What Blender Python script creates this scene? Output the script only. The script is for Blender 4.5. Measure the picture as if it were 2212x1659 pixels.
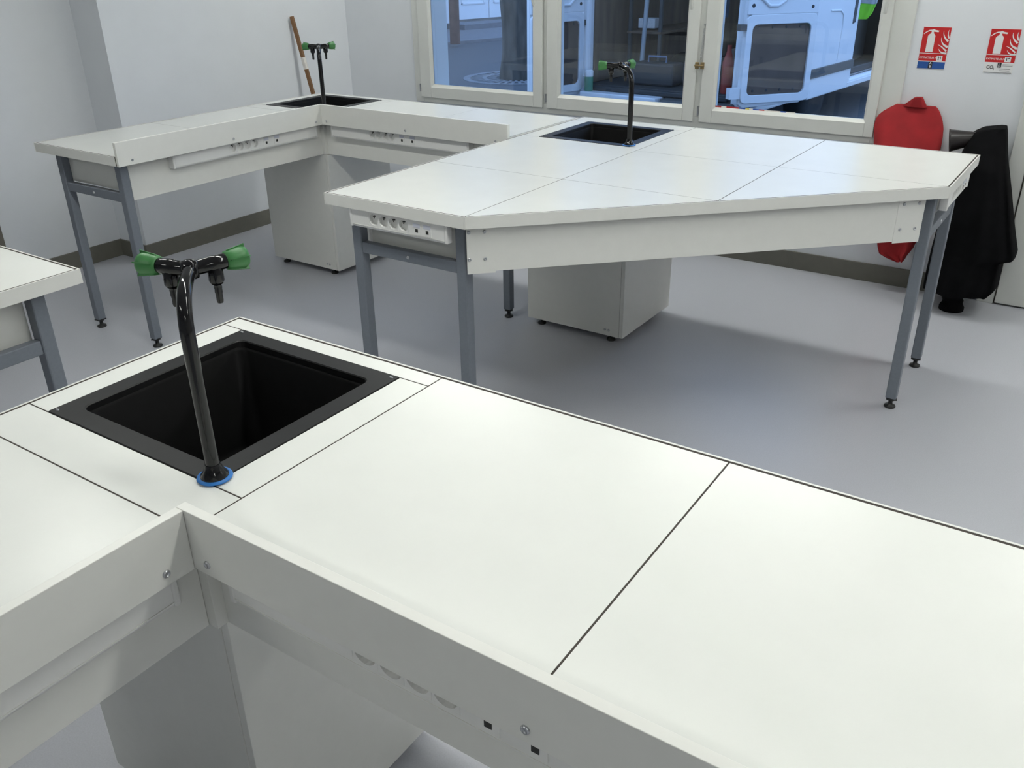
import bpy, bmesh, math, random
from mathutils import Vector, Matrix
random.seed(7)
S = bpy.context.scene
for o in list(bpy.data.objects):
    bpy.data.objects.remove(o, do_unlink=True)
COL = S.collection
PI = math.pi

# ------------------------------------------------------------------ camera
W_PX, F_PX = 2212.0, 1886.6
PITCH, YAW, ROLL = 0.4584, 0.5946, -0.0141
cam_d = bpy.data.cameras.new('camera')
cam_d.sensor_fit = 'HORIZONTAL'; cam_d.sensor_width = 36.0
cam_d.lens = 36.0 * F_PX / W_PX
cam_d.clip_start = 0.02; cam_d.clip_end = 200
cam = bpy.data.objects.new('camera', cam_d); COL.objects.link(cam)
cy, sy, cp, sp = math.cos(YAW), math.sin(YAW), math.cos(PITCH), math.sin(PITCH)
fwd = Vector((-sy*cp, cy*cp, -sp)); right = Vector((cy, sy, 0)); up = right.cross(fwd)
cr, sr = math.cos(ROLL), math.sin(ROLL)
r_ = cr*right + sr*up; u_ = -sr*right + cr*up
m = Matrix((r_, u_, -fwd)).transposed().to_4x4(); m.translation = (0, 0, 1.6497)
cam.matrix_world = m
S.camera = cam

# ------------------------------------------------------------------ world: blue dusk sky
world = bpy.data.worlds.new('world'); S.world = world; world.use_nodes = True
nt = world.node_tree; nt.nodes.clear()
wo = nt.nodes.new('ShaderNodeOutputWorld'); bg = nt.nodes.new('ShaderNodeBackground')
tc = nt.nodes.new('ShaderNodeTexCoord'); sx = nt.nodes.new('ShaderNodeSeparateXYZ'); rmp = nt.nodes.new('ShaderNodeValToRGB')
rmp.color_ramp.elements[0].position = 0.0; rmp.color_ramp.elements[0].color = (0.42, 0.62, 1.0, 1)
rmp.color_ramp.elements[1].position = 1.0; rmp.color_ramp.elements[1].color = (0.30, 0.52, 1.0, 1)
nt.links.new(tc.outputs['Generated'], sx.inputs[0]); nt.links.new(sx.outputs['Z'], rmp.inputs[0])
nt.links.new(rmp.outputs[0], bg.inputs['Color']); nt.links.new(bg.outputs[0], wo.inputs[0])
bg.inputs['Strength'].default_value = 2.5

vs = S.view_settings
vs.view_transform = 'Standard'; vs.look = 'None'; vs.gamma = 1.0; vs.use_curve_mapping = False
vs.exposure = 0.0
LAMP_STRENGTH = 23.5
LAMP_COLOR = (0.985, 1.0, 0.945)

# ------------------------------------------------------------------ materials
MAT = {}
def mat(name, col, rough=0.5, metal=0.0, spec=0.5, noise=0.0, scale=40.0, bump=0.0, emit=None, estr=1.0, coat=0.0, stretch=None, detail=4.0):
    M = bpy.data.materials.new(name); M.use_nodes = True
    n = M.node_tree; b = n.nodes['Principled BSDF']
    b.inputs['Roughness'].default_value = rough; b.inputs['Metallic'].default_value = metal
    b.inputs['Specular IOR Level'].default_value = spec
    if coat: b.inputs['Coat Weight'].default_value = coat; b.inputs['Coat Roughness'].default_value = 0.05
    c = (*col, 1)
    if noise or bump:
        t = n.nodes.new('ShaderNodeTexCoord'); mp = n.nodes.new('ShaderNodeMapping')
        if stretch: mp.inputs['Scale'].default_value = stretch
        ns = n.nodes.new('ShaderNodeTexNoise'); ns.inputs['Scale'].default_value = scale; ns.inputs['Detail'].default_value = detail
        n.links.new(t.outputs['Object'], mp.inputs[0]); n.links.new(mp.outputs[0], ns.inputs['Vector'])
        rp = n.nodes.new('ShaderNodeValToRGB')
        rp.color_ramp.elements[0].position = 0.3; rp.color_ramp.elements[1].position = 0.7
        rp.color_ramp.elements[0].color = (*[max(0, v*(1-noise)) for v in col], 1)
        rp.color_ramp.elements[1].color = (*[min(1, v*(1+noise)) for v in col], 1)
        n.links.new(ns.outputs['Fac'], rp.inputs[0]); n.links.new(rp.outputs[0], b.inputs['Base Color'])
        if bump:
            bp = n.nodes.new('ShaderNodeBump'); bp.inputs['Strength'].default_value = bump; bp.inputs['Distance'].default_value = 0.002
            n.links.new(ns.outputs['Fac'], bp.inputs['Height']); n.links.new(bp.outputs[0], b.inputs['Normal'])
    else:
        b.inputs['Base Color'].default_value = c
    if emit:
        b.inputs['Emission Color'].default_value = (*emit, 1); b.inputs['Emission Strength'].default_value = estr
    MAT[name] = M
    return M
mat('laminate', (0.80, 0.81, 0.775), 0.27, noise=0.012, scale=9, spec=0.5)
mat('laminate_edge', (0.79, 0.79, 0.75), 0.35, noise=0.01, scale=30)
mat('core', (0.045, 0.036, 0.03), 0.8, noise=0.15, scale=60)
mat('trunk_plastic', (0.80, 0.80, 0.78), 0.4, noise=0.01, scale=20)
mat('label_plate', (0.58, 0.60, 0.68), 0.35, noise=0.02, scale=60)
mat('socket_dark', (0.02, 0.02, 0.018), 0.5, noise=0.1, scale=80)
mat('leg_grey', (0.18, 0.20, 0.235), 0.42, noise=0.04, scale=120, bump=0.03)
mat('foot_black', (0.012, 0.012, 0.012), 0.45, noise=0.1, scale=60)
mat('steel', (0.55, 0.56, 0.58), 0.28, 1.0, noise=0.05, scale=80)
mat('brass', (0.34, 0.25, 0.13), 0.4, 1.0, noise=0.15, scale=80)
mat('sink_black', (0.0055, 0.0055, 0.006), 0.42, spec=0.35, noise=0.25, scale=25, bump=0.02)
mat('basin_black', (0.0018, 0.0018, 0.002), 0.55, spec=0.09, noise=0.3, scale=25)
mat('tap_black', (0.004, 0.004, 0.005), 0.10, spec=0.45, noise=0.05, scale=30)
mat('knob_green', (0.045, 0.20, 0.055), 0.42, noise=0.05, scale=60)
mat('ring_blue', (0.02, 0.17, 0.52), 0.4, noise=0.05, scale=60)
mat('wall_paint', (0.75, 0.775, 0.81), 0.75, noise=0.012, scale=6, bump=0.05)
mat('wall_grey', (0.6, 0.6, 0.6), 0.8, noise=0.02, scale=6)
mat('ceiling_paint', (0.76, 0.76, 0.75), 0.85, noise=0.01, scale=6)
mat('baseboard', (0.16, 0.155, 0.13), 0.6, noise=0.05, scale=20)
mat('white_paint', (0.68, 0.69, 0.66), 0.35, noise=0.015, scale=12)
mat('door_brown', (0.14, 0.13, 0.11), 0.5, noise=0.05, scale=20)
mat('sign_red', (0.56, 0.012, 0.014), 0.4, noise=0.03, scale=40)
mat('sign_white', (0.78, 0.78, 0.78), 0.4, noise=0.01, scale=40)
mat('sign_blue', (0.015, 0.085, 0.33), 0.4, noise=0.03, scale=40)
mat('sign_black', (0.015, 0.015, 0.018), 0.4, noise=0.05, scale=40)
mat('sign_grey', (0.30, 0.30, 0.31), 0.5, noise=0.05, scale=40)
mat('red_cloth', (0.33, 0.012, 0.016), 0.85, noise=0.12, scale=14, bump=0.25)
mat('black_cloth', (0.0035, 0.0035, 0.0042), 0.95, spec=0.12, noise=0.25, scale=20, bump=0.3)
mat('horn_black', (0.014, 0.011, 0.011), 0.35, noise=0.1, scale=30)
mat('ext_red', (0.42, 0.015, 0.012), 0.3, noise=0.03, scale=30)
mat('wood', (0.22, 0.115, 0.05), 0.65, noise=0.35, scale=18, stretch=(1, 1, 0.12), bump=0.1)
mat('tape_white', (0.78, 0.75, 0.70), 0.7, noise=0.1, scale=60)
mat('lamp_diffuser', (0.9, 0.9, 0.9), 0.5, emit=LAMP_COLOR, estr=LAMP_STRENGTH, noise=0.005, scale=5)
mat('lamp_frame', (0.8, 0.8, 0.8), 0.4, noise=0.01, scale=20)
mat('asphalt', (0.105, 0.105, 0.105), 0.85, noise=0.18, scale=30, bump=0.3)
mat('pavement', (0.20, 0.195, 0.20), 0.85, noise=0.12, scale=12, bump=0.2)
mat('van_white', (0.80, 0.80, 0.79), 0.25, noise=0.012, scale=5)
mat('van_dark', (0.035, 0.034, 0.033), 0.6, noise=0.2, scale=10)
mat('van_trim', (0.115, 0.085, 0.065), 0.5, spec=0.2, noise=0.2, scale=4)
mat('van_moulding', (0.07, 0.07, 0.065), 0.5, noise=0.1, scale=20)
mat('rubber', (0.015, 0.015, 0.015), 0.8, noise=0.2, scale=20)
mat('bark', (0.095, 0.085, 0.07), 0.9, noise=0.45, scale=9, stretch=(1, 1, 0.3), bump=0.8)
mat('stone', (0.21, 0.17, 0.145), 0.9, noise=0.4, scale=5, bump=0.6)
mat('rust', (0.15, 0.085, 0.065), 0.8, noise=0.3, scale=10)
mat('facade', (0.62, 0.61, 0.60), 0.8, noise=0.04, scale=3)
mat('shutter_white', (0.78, 0.78, 0.78), 0.5, noise=0.015, scale=6)
mat('grate', (0.22, 0.22, 0.22), 0.7, noise=0.2, scale=10)
mat('hivis', (0.25, 0.75, 0.02), 0.7, noise=0.12, scale=14, bump=0.2)
mat('hivis_band', (0.40, 0.42, 0.42), 0.4, noise=0.05, scale=30)
mat('bottle_green', (0.12, 0.28, 0.17), 0.3, noise=0.08, scale=14)
mat('orange', (0.30, 0.04, 0.025), 0.5, noise=0.1, scale=14)
mat('plywood', (0.16, 0.11, 0.07), 0.7, noise=0.3, scale=10, stretch=(1, 1, .2))
mat('bluecloth', (0.12, 0.16, 0.24), 0.9, noise=0.2, scale=14, bump=0.3)
mat('tape_red', (0.5, 0.03, 0.03), 0.6, noise=0.1, scale=60)
mat('tape_blue', (0.03, 0.10, 0.45), 0.6, noise=0.1, scale=60)
mat('tape_yellow', (0.75, 0.65, 0.15), 0.6, noise=0.1, scale=60)

# floor: speckled satin vinyl
fm = mat('vinyl_floor', (0.50, 0.51, 0.555), 0.36, noise=0.05, scale=260, detail=2)
n = fm.node_tree; fb = n.nodes['Principled BSDF']
t2 = n.nodes.new('ShaderNodeTexCoord'); ns2 = n.nodes.new('ShaderNodeTexNoise'); ns2.inputs['Scale'].default_value = 1.3
mr = n.nodes.new('ShaderNodeMapRange'); mr.inputs['To Min'].default_value = 0.30; mr.inputs['To Max'].default_value = 0.42
n.links.new(t2.outputs['Object'], ns2.inputs['Vector']); n.links.new(ns2.outputs['Fac'], mr.inputs['Value']); n.links.new(mr.outputs[0], fb.inputs['Roughness'])

# window glass: clear pane with mirror reflection at its Fresnel strength
gm = bpy.data.materials.new('window_glass'); gm.use_nodes = True; MAT['window_glass'] = gm
n = gm.node_tree; n.nodes.clear()
go = n.nodes.new('ShaderNodeOutputMaterial'); mx = n.nodes.new('ShaderNodeMixShader'); tr = n.nodes.new('ShaderNodeBsdfTransparent')
gl = n.nodes.new('ShaderNodeBsdfGlossy'); gl.inputs['Roughness'].default_value = 0.01
fr = n.nodes.new('ShaderNodeFresnel'); fr.inputs['IOR'].default_value = 1.5
tr.inputs['Color'].default_value = (0.86, 0.90, 0.93, 1)
n.links.new(fr.outputs[0], mx.inputs[0]); n.links.new(tr.outputs[0], mx.inputs[1]); n.links.new(gl.outputs[0], mx.inputs[2]); n.links.new(mx.outputs[0], go.inputs[0])

# ------------------------------------------------------------------ mesh builder
class MB:
    def __init__(s): s.v = []; s.f = []; s.mi = []; s.sm = []; s.m = 0
    def _add(s, vs, fs, smooth=False):
        k = len(s.v); s.v += [tuple(v) for v in vs]
        for f in fs: s.f.append([i+k for i in f]); s.mi.append(s.m); s.sm.append(smooth)
    def box(s, x0, x1, y0, y1, z0, z1):
        s._add([(x0,y0,z0),(x1,y0,z0),(x1,y1,z0),(x0,y1,z0),(x0,y0,z1),(x1,y0,z1),(x1,y1,z1),(x0,y1,z1)],
               [(3,2,1,0),(4,5,6,7),(0,1,5,4),(1,2,6,5),(2,3,7,6),(3,0,4,7)]); return s
    def prism(s, poly, z0, z1):
        a = sum(poly[i][0]*poly[(i+1) % len(poly)][1]-poly[(i+1) % len(poly)][0]*poly[i][1] for i in range(len(poly)))
        if a < 0: poly = poly[::-1]
        k = len(poly)
        s._add([(x,y,z0) for x,y in poly]+[(x,y,z1) for x,y in poly],
               [tuple(range(k))[::-1], tuple(range(k,2*k))]+[(i,(i+1) % k,(i+1) % k+k,i+k) for i in range(k)]); return s
    def plate(s, poly, p0, ux, uy, un, t):
        """polygon in the (ux,uy) plane at p0, thickness t along un"""
        a = sum(poly[i][0]*poly[(i+1) % len(poly)][1]-poly[(i+1) % len(poly)][0]*poly[i][1] for i in range(len(poly)))
        if a < 0: poly = poly[::-1]
        k = len(poly); p0, ux, uy, un = Vector(p0), Vector(ux), Vector(uy), Vector(un)
        A = [p0+ux*x+uy*y for x,y in poly]; B = [p+un*t for p in A]
        fl = ux.cross(uy).dot(un) > 0
        F = [tuple(range(k))[::-1], tuple(range(k,2*k))]+[(i,(i+1) % k,(i+1) % k+k,i+k) for i in range(k)]
        if not fl: F = [f[::-1] for f in F]
        s._add(A+B, F); return s
    def lathe(s, prof, p=(0,0,0), axis=(0,0,1), seg=20, smooth=True):
        """prof: list of (r,h) from the start to the end; closed with caps"""
        p = Vector(p); ax = Vector(axis).normalized()
        t = Vector((0,0,1)) if abs(ax.z) < .9 else Vector((1,0,0))
        e1 = ax.cross(t).normalized(); e2 = ax.cross(e1)
        V = []; F = []
        for r,h in prof:
            for i in range(seg):
                a = 2*PI*i/seg; V.append(p+ax*h+e1*(r*math.cos(a))+e2*(r*math.sin(a)))
        k = len(prof)
        for j in range(k-1):
            for i in range(seg):
                F.append((j*seg+i, j*seg+(i+1) % seg, (j+1)*seg+(i+1) % seg, (j+1)*seg+i))
        s._add(V, F, smooth)
        s._add(V[:seg], [tuple(range(seg))[::-1]]); s._add(V[-seg:], [tuple(range(seg))]); return s
    def tube(s, path, r, seg=14, smooth=True):
        P = [Vector(p) for p in path]; V = []; F = []
        rr = r if isinstance(r, (list, tuple)) else [r]*len(P)
        prev = None
        for i,p in enumerate(P):
            d = (P[min(i+1,len(P)-1)]-P[max(i-1,0)]).normalized()
            if prev is None:
                t = Vector((1,0,0)) if abs(d.x) < .9 else Vector((0,1,0)); e1 = d.cross(t).normalized()
            else:
                e1 = (prev-d*prev.dot(d)).normalized()
            prev = e1; e2 = d.cross(e1)
            for q in range(seg):
                a = 2*PI*q/seg; V.append(p+e1*(rr[i]*math.cos(a))+e2*(rr[i]*math.sin(a)))
        for j in range(len(P)-1):
            for q in range(seg): F.append((j*seg+q, j*seg+(q+1) % seg, (j+1)*seg+(q+1) % seg, (j+1)*seg+q))
        s._add(V, F, smooth); s._add(V[:seg], [tuple(range(seg))[::-1]]); s._add(V[-seg:], [tuple(range(seg))]); return s
    def loft(s, loops, smooth=False, cap0=False, cap1=False):
        k = len(loops[0]); V = [v for l in loops for v in l]; F = []
        for j in range(len(loops)-1):
            for i in range(k): F.append((j*k+i, j*k+(i+1) % k, (j+1)*k+(i+1) % k, (j+1)*k+i))
        s._add(V, F, smooth)
        if cap0: s._add(loops[0], [tuple(range(k))[::-1]])
        if cap1: s._add(loops[-1], [tuple(range(k))])
        return s
    def grid(s, rows, smooth=True, thick=None):
        k = len(rows[0]); V = [v for r in rows for v in r]; F = []
        for j in range(len(rows)-1):
            for i in range(k-1): F.append((j*k+i, j*k+i+1, (j+1)*k+i+1, (j+1)*k+i))
        s._add(V, F, smooth); return s
    def build(s, name, mats, parent=None, bevel=0.0, loc=None, seg=2):
        me = bpy.data.meshes.new(name); me.from_pydata(s.v, [], s.f)
        for mm in (mats if isinstance(mats, (list, tuple)) else [mats]): me.materials.append(MAT[mm])
        for p,i,q in zip(me.polygons, s.mi, s.sm): p.material_index = i; p.use_smooth = q
        me.update()
        o = bpy.data.objects.new(name, me); COL.objects.link(o)
        if loc: o.location = loc
        if parent: o.parent = parent
        if bevel:
            b = o.modifiers.new('bevel', 'BEVEL'); b.width = bevel; b.segments = seg; b.limit_method = 'ANGLE'; b.angle_limit = 0.6
        return o
def thing(name, label, cat, loc=(0,0,0), rz=0.0, group=None):
    o = bpy.data.objects.new(name, None); COL.objects.link(o); o.empty_display_size = 0.1
    o.location = loc; o.rotation_euler = (0,0,rz); o['label'] = label; o['category'] = cat
    if group: o['group'] = group
    return o
def tag(o, label, cat, group=None):
    o['label'] = label; o['category'] = cat
    if group: o['group'] = group
    return o
def struct(o): o['kind'] = 'structure'; return o
def put(me_o, name, parent, loc, rot=None):
    o = me_o.copy(); o.name = name; COL.objects.link(o); o.parent = parent; o.location = loc
    if rot: o.rotation_euler = rot
    return o
def inset(poly, d):
    """offset polygon (list of xy, ccw) inwards by d"""
    k = len(poly); out = []
    for i in range(k):
        p, a, b = Vector(poly[i]), Vector(poly[i-1]), Vector(poly[(i+1) % k])
        d1 = (p-a).normalized(); d2 = (b-p).normalized()
        n1 = Vector((-d1.y, d1.x)); n2 = Vector((-d2.y, d2.x))
        bi = (n1+n2); bi = bi/ max(1e-6, bi.dot(n1)); out.append(tuple(p+bi*d))
    return out
def rect(x0, x1, y0, y1): return [(x0,y0),(x1,y0),(x1,y1),(x0,y1)]
def rrect(x0, x1, y0, y1, r, z, n=6):
    pts = []
    for cx_, cy_, a0 in ((x1-r,y0+r,-PI/2),(x1-r,y1-r,0),(x0+r,y1-r,PI/2),(x0+r,y0+r,PI)):
        for i in range(n+1):
            a = a0+PI/2*i/n; pts.append((cx_+r*math.cos(a), cy_+r*math.sin(a), z))
    return pts

# ------------------------------------------------------------------ room
YW = 4.89           # inner face of the window wall
XL1, XL2, YST = -4.675, -4.93, 3.0   # left wall: boxed-out part, main part, step
XR, YB, HC = 3.6, -4.4, 2.75
WX0, WX1, WZ0, WZ1 = -4.03, -0.935, 0.76, 2.20
struct(MB().box(XL2-.3, XR+.2, YB-.2, YW+.16, -0.12, 0.0).build('floor', 'vinyl_floor'))
struct(MB().box(XL2-.3, XR+.2, YB-.2, YW+.16, HC, HC+.15).build('ceiling', 'ceiling_paint'))
w = MB()
w.box(XL2-.3, WX0, YW, YW+.16, 0, HC); w.box(WX1, XR+.2, YW, YW+.16, 0, HC)
w.box(WX0, WX1, YW, YW+.16, 0, WZ0); w.box(WX0, WX1, YW, YW+.16, WZ1, HC)
struct(w.build('wall_back', 'wall_paint'))
struct(MB().prism([(XL2-.3,YB-.2),(XL2,YB-.2),(XL2,YST),(XL1,YST),(XL1,YW),(XL2-.3,YW)], 0, HC).build('wall_left', 'wall_paint'))
struct(MB().box(XR, XR+.2, YB-.2, YW, 0, HC).build('wall_right', 'wall_grey'))
struct(MB().box(XL2, XR, YB-.2, YB, 0, HC).build('wall_front', 'wall_paint'))
t = .012
struct(MB().prism([(XL2,YB),(XL2+t,YB),(XL2+t,YST-t),(XL1+t,YST-t),(XL1+t,YW-t),(XL1,YW-t),(XL1,YST),(XL2,YST)], 0, 0.10).build('baseboard_left', 'baseboard', bevel=.002))
struct(MB().box(XL1+t, -.40, YW-t, YW, 0, 0.10).build('baseboard_back', 'baseboard', bevel=.002))
struct(MB().box(XR-t, XR, YB, YW-t, 0, 0.10).build('baseboard_right', 'baseboard', bevel=.002))
# grey-brown door in the left wall
d = struct(MB().box(XL2+t, XL2+.03, 1.38, 2.305, 0.005, 2.06).build('door_2', 'door_brown', bevel=.003))
MB().lathe([(.008,0),(.008,.05)], (XL2+.03,1.46,1.02), (1,0,0), 10).box(XL2+.07,XL2+.085,1.45,1.56,1.01,1.03).build('door_handle', 'steel', d)
# white door at the right end of the window wall
fr_ = MB(); fr_.box(-.375, -.300, YW-.022, YW, 0.0, 2.10).box(.640, .715, YW-.022, YW, 0.0, 2.10).box(-.300, .640, YW-.022, YW, 2.04, 2.10)
struct(fr_.build('trim_1', 'white_paint', bevel=.002))
MB().box(-.2995,.6395,YW-.006,YW,0,2.04)
d = struct(MB().box(-.293, .633, YW-.030, YW-.006, 0.010, 2.035).build('door_1', 'white_paint', bevel=.002))
MB().lathe([(.008,0),(.008,.05)], (.57,YW-.030,1.02), (0,-1,0), 10).box(.45,.58,YW-.085,YW-.07,1.01,1.03).build('door_handle', 'steel', d)
struct(MB().box(-.300, .640, YW-.006, YW, 0.0, 2.04).build('trim_2', 'door_brown'))

# windows ---------------------------------------------------------------
fx0, fx1 = -4.06, -0.917
FY0, FY1 = YW-.020, YW+.06
f = MB()
f.box(fx0, -3.985, FY0, FY1, .738, 2.22); f.box(-1.03, fx1, FY0, FY1, .738, 2.22)
f.box(-3.985, -1.03, FY0, FY1, .738, .795); f.box(-3.985, -1.03, FY0, FY1, 2.16, 2.22)
f.box(-3.035, -2.975, FY0, FY1, .795, 2.16); f.box(-2.022, -1.960, FY0, FY1, .795, 2.16)
struct(f.build('trim_3', 'white_paint', bevel=.003))
SASH = [(-3.997,-3.023,-3.896,-3.102),(-2.990,-2.010,-2.900,-2.087),(-1.973,-1.018,-1.886,-1.078)]
SY0, SY1, GZ0, SZ0, SZ1, GZ1 = YW-.040, YW+.03, .858, .772, 2.185, 2.10
for i,(x0,x1,g0,g1) in enumerate(SASH):
    e = bpy.data.objects.new('window_%d' % (i+1), None); COL.objects.link(e); e['kind'] = 'structure'
    e.location = ((x0+x1)/2, SY0, SZ0); L = lambda a: a-(x0+x1)/2
    def B(nm, a, b, c, dd, z0, z1, mm='white_paint', bev=.003): return MB().box(L(a), L(b), c-SY0, dd-SY0, z0-SZ0, z1-SZ0).build(nm, mm, e, bev)
    B('stile', x0, g0-.012, SY0, SY0+.019, SZ0, SZ1); B('stile', g1+.012, x1, SY0, SY0+.019, SZ0, SZ1)
    B('sash_rail', g0-.012, g1+.012, SY0, SY0+.019, SZ0, GZ0-.016); B('sash_rail', g0-.012, g1+.012, SY0, SY0+.019, GZ1+.012, SZ1)
    # glazing beads with a sloping face
    bd = MB(); sl = .012
    for (p, q) in (((g0-.012, g0), (GZ0-.016, GZ1+.012)),):
        pass
    def bead(P): bd._add(P[0]+P[1], [(0,1,2,3),(7,6,5,4),(0,4,5,1),(1,5,6,2),(2,6,7,3),(3,7,4,0)])
    yb0, yb1, yb2 = .004, .019, .033
    # loop cross-section frames: outer front, inner back
    def ring(ax0, ax1, az0, az1, y): return [(L(ax0),y,az0-SZ0),(L(ax1),y,az0-SZ0),(L(ax1),y,az1-SZ0),(L(ax0),y,az1-SZ0)]
    o1 = ring(g0-.012, g1+.012, GZ0-.016, GZ1+.012, yb0); o2 = ring(g0, g1, GZ0, GZ1, yb1); o3 = ring(g0, g1, GZ0, GZ1, yb2); o4 = ring(g0-.012, g1+.012, GZ0-.016, GZ1+.012, yb2)
    bd.loft([o1,o2,o3,o4,o1]); bd.build('glazing_bead', 'white_paint', e)
    B('glass_pane', g0-.004, g1+.004, SY0+.024, SY0+.028, GZ0-.004, GZ1+.004, 'window_glass', 0)
    # sash body behind the glass line
    bk = MB(); bk.box(L(x0+.02), L(g0-.006), .034, .066, .02, SZ1-SZ0-.02).box(L(g1+.006), L(x1-.02), .034, .066, .02, SZ1-SZ0-.02)
    bk.box(L(g0-.006), L(g1+.006), .034, .066, .02, GZ0-.006-SZ0).box(L(g0-.006), L(g1+.006), .034, .066, GZ1+.006-SZ0, SZ1-SZ0-.02)
    bk.build('sash_back', 'white_paint', e)
    # lever handle hanging down on the right stile
    hx = L((g1+x1)/2+.008); hz = 1.505-SZ0
    h = MB(); h.box(hx-.014, hx+.014, -.010, 0, hz-.035, hz+.035)
    h.tube([(hx,-.008,hz),(hx,-.045,hz),(hx-.001,-.052,hz-.012),(hx-.002,-.052,hz-.06),(hx-.004,-.046,hz-.115),(hx-.006,-.036,hz-.140)], [.008,.009,.010,.0095,.0105,.008], 12)
    h.build('window_handle', 'white_paint', e, .001)
    hg = MB(); hg.lathe([(.006,0),(.006,.05)], (L(x0)-.008, .004, .035), (0,0,1), 12).lathe([(.006,.0),(.006,.05)], (L(x0)-.008, .004, 1.25), (0,0,1), 12)
    hg.build('hinge', 'steel', e)

struct(MB().box(-3.984, -3.905, YW+.0305, YW+.160, .80, 2.15).build('trim_4', 'white_paint'))
# door chain and latch on the post beside the middle window
def px_pt(x, z, y=SY0): return (x, y, z)
c = thing('security_chain', 'small chain hanging beside a brass window latch on the white post', 'chain', (-1.990, FY0-.022, 1.09))
for k in range(11):
    bm_ = MB(); a = [(math.cos(q*PI/6)*.004*(1 if k % 2 else .35), math.cos(q*PI/6)*.004*(.35 if k % 2 else 1), math.sin(q*PI/6)*.0085) for q in range(13)]
    o = bm_.tube(a, .0014, 6).build('chain_link', 'steel', c); o.location = (.001+.0006*k, .010, .024+.0145*k)
MB().lathe([(.004,0),(.004,.014)], (.008,.022,.195), (0,-1,0), 8).build('hook', 'steel', c)
l = thing('window_latch', 'brass window latch clasping two white sashes below the small chain', 'latch', (-1.990, FY0-.006, 1.075))
MB().box(-.026,-.004,-.020,-.014,-.018,.018).build('latch_plate', 'brass', l, .002); MB().box(.006,.028,-.020,-.014,-.018,.018).build('latch_plate', 'brass', l, .002)
MB().lathe([(.005,-.028),(.005,.028)], (.001,-.022,0), (1,0,0), 10).build('latch_bolt', 'brass', l)

# remains of coloured tape along the lower bead of the right window
tp = thing('tape_remnant', 'torn red, blue and yellow tape remnant along the lower window bead', 'tape', (-1.886, SY0+.0205, GZ0))
xx = 0.0
for k,(wd,mm) in enumerate(((.035,'tape_red'),(.03,'tape_white'),(.075,'tape_red'),(.035,'tape_blue'),(.022,'tape_yellow'),(.02,'tape_white'),(.035,'tape_blue'),(.03,'tape_red'),(.09,'tape_white'),(.03,'tape_blue'),(.05,'tape_white'))):
    z = .007-.0003*k+.002*random.random()
    MB().prism([(xx,0),(xx+wd,0),(xx+wd,.003),(xx,.003)], 0, z).build('tape_strip', mm, tp); xx += wd

# ------------------------------------------------------------------ lab benches
ZT, ZB, TH = .900, .861, .006
GAP = .003
scr = MB().lathe([(.0062,0),(.0062,.001),(.0052,.0028),(.003,.0036),(.003,.0022),(.0005,.0022)], (0,0,0), (0,-1,0), 14).build('screw', 'steel')
scr_mesh = scr.data; bpy.data.objects.remove(scr)
def screw(parent, loc, rz=0.0):
    o = bpy.data.objects.new('screw', scr_mesh); COL.objects.link(o); o.parent = parent; o.location = loc; o.rotation_euler = (0,0,rz); return o
lm = MB(); lm.box(-.02,.02,-.02,.02,.042,ZB)
leg_o = lm.build('leg', 'leg_grey', None, .003); LEG = leg_o.data; bpy.data.objects.remove(leg_o)
fm_ = MB(); fm_.lathe([(.021,0),(.0225,.003),(.021,.008),(.009,.011),(.008,.032),(.017,.0325),(.017,.0415)], seg=18)
fm_.box(-.0195,.0195,-.0195,.0195,.037,.0418)
ft_o = fm_.build('foot', 'foot_black'); FOOT = ft_o.data; bpy.data.objects.remove(ft_o)
def leg(parent, x, y, tilt=0):
    o = bpy.data.objects.new('leg', LEG); COL.objects.link(o); o.parent = parent; o.location = (x,y,0)
    b = o.modifiers.new('bevel','BEVEL'); b.width = .004; b.segments = 2; b.limit_method = 'ANGLE'
    f = bpy.data.objects.new('foot', FOOT); COL.objects.link(f); f.parent = o; f.rotation_euler = (0,0,random.random()); return o
# socket and data jack meshes, face towards -Y
sk = MB(); sk.m = 0
def sqr(h, y):   # square outline with as many points as the circle
    o_ = []
    for k_ in range(24):
        a_ = 2*PI*k_/24; cx_, sz_ = math.cos(a_), math.sin(a_); f_ = h/max(abs(cx_), abs(sz_)); o_.append((cx_*f_, y, sz_*f_))
    return o_
def crc(r, y): return [(math.cos(2*PI*k_/24)*r, y, math.sin(2*PI*k_/24)*r) for k_ in range(24)]
sk.loft([sqr(.0220,.018), sqr(.0220,0), crc(.0197,0), crc(.0193,.0145)][::-1]); sk._add(crc(.0193,.0145), [tuple(range(24))[::-1]])
sk.m = 1
for dx in (-.0095,.0095): sk.lathe([(.0026,-.0002),(.0026,.0004)], (dx,.0145,.003), (0,-1,0), 10)
sk.box(-.0035,.0035,.002,.0143,.0105,.0135)
SOCK = sk.build('socket', ['trunk_plastic','socket_dark']); sk_me = SOCK.data; bpy.data.objects.remove(SOCK)
jk = MB(); jk.m = 0; jk.box(-.0165,.0165,-.0016,0,-.021,.021); jk.m = 2; jk.box(-.0150,.0150,-.0022,-.0016,.004,.018); jk.m = 1; jk.box(-.0055,.0055,-.0024,-.0016,-.0125,-.001)
JK = jk.build('data_jack', ['trunk_plastic','socket_dark','label_plate']); jk_me = JK.data; bpy.data.objects.remove(JK)
def inst(nm, me, parent, loc, rz):
    o = bpy.data.objects.new(nm, me); COL.objects.link(o); o.parent = parent; o.location = loc; o.rotation_euler = (0,0,rz); return o
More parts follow.
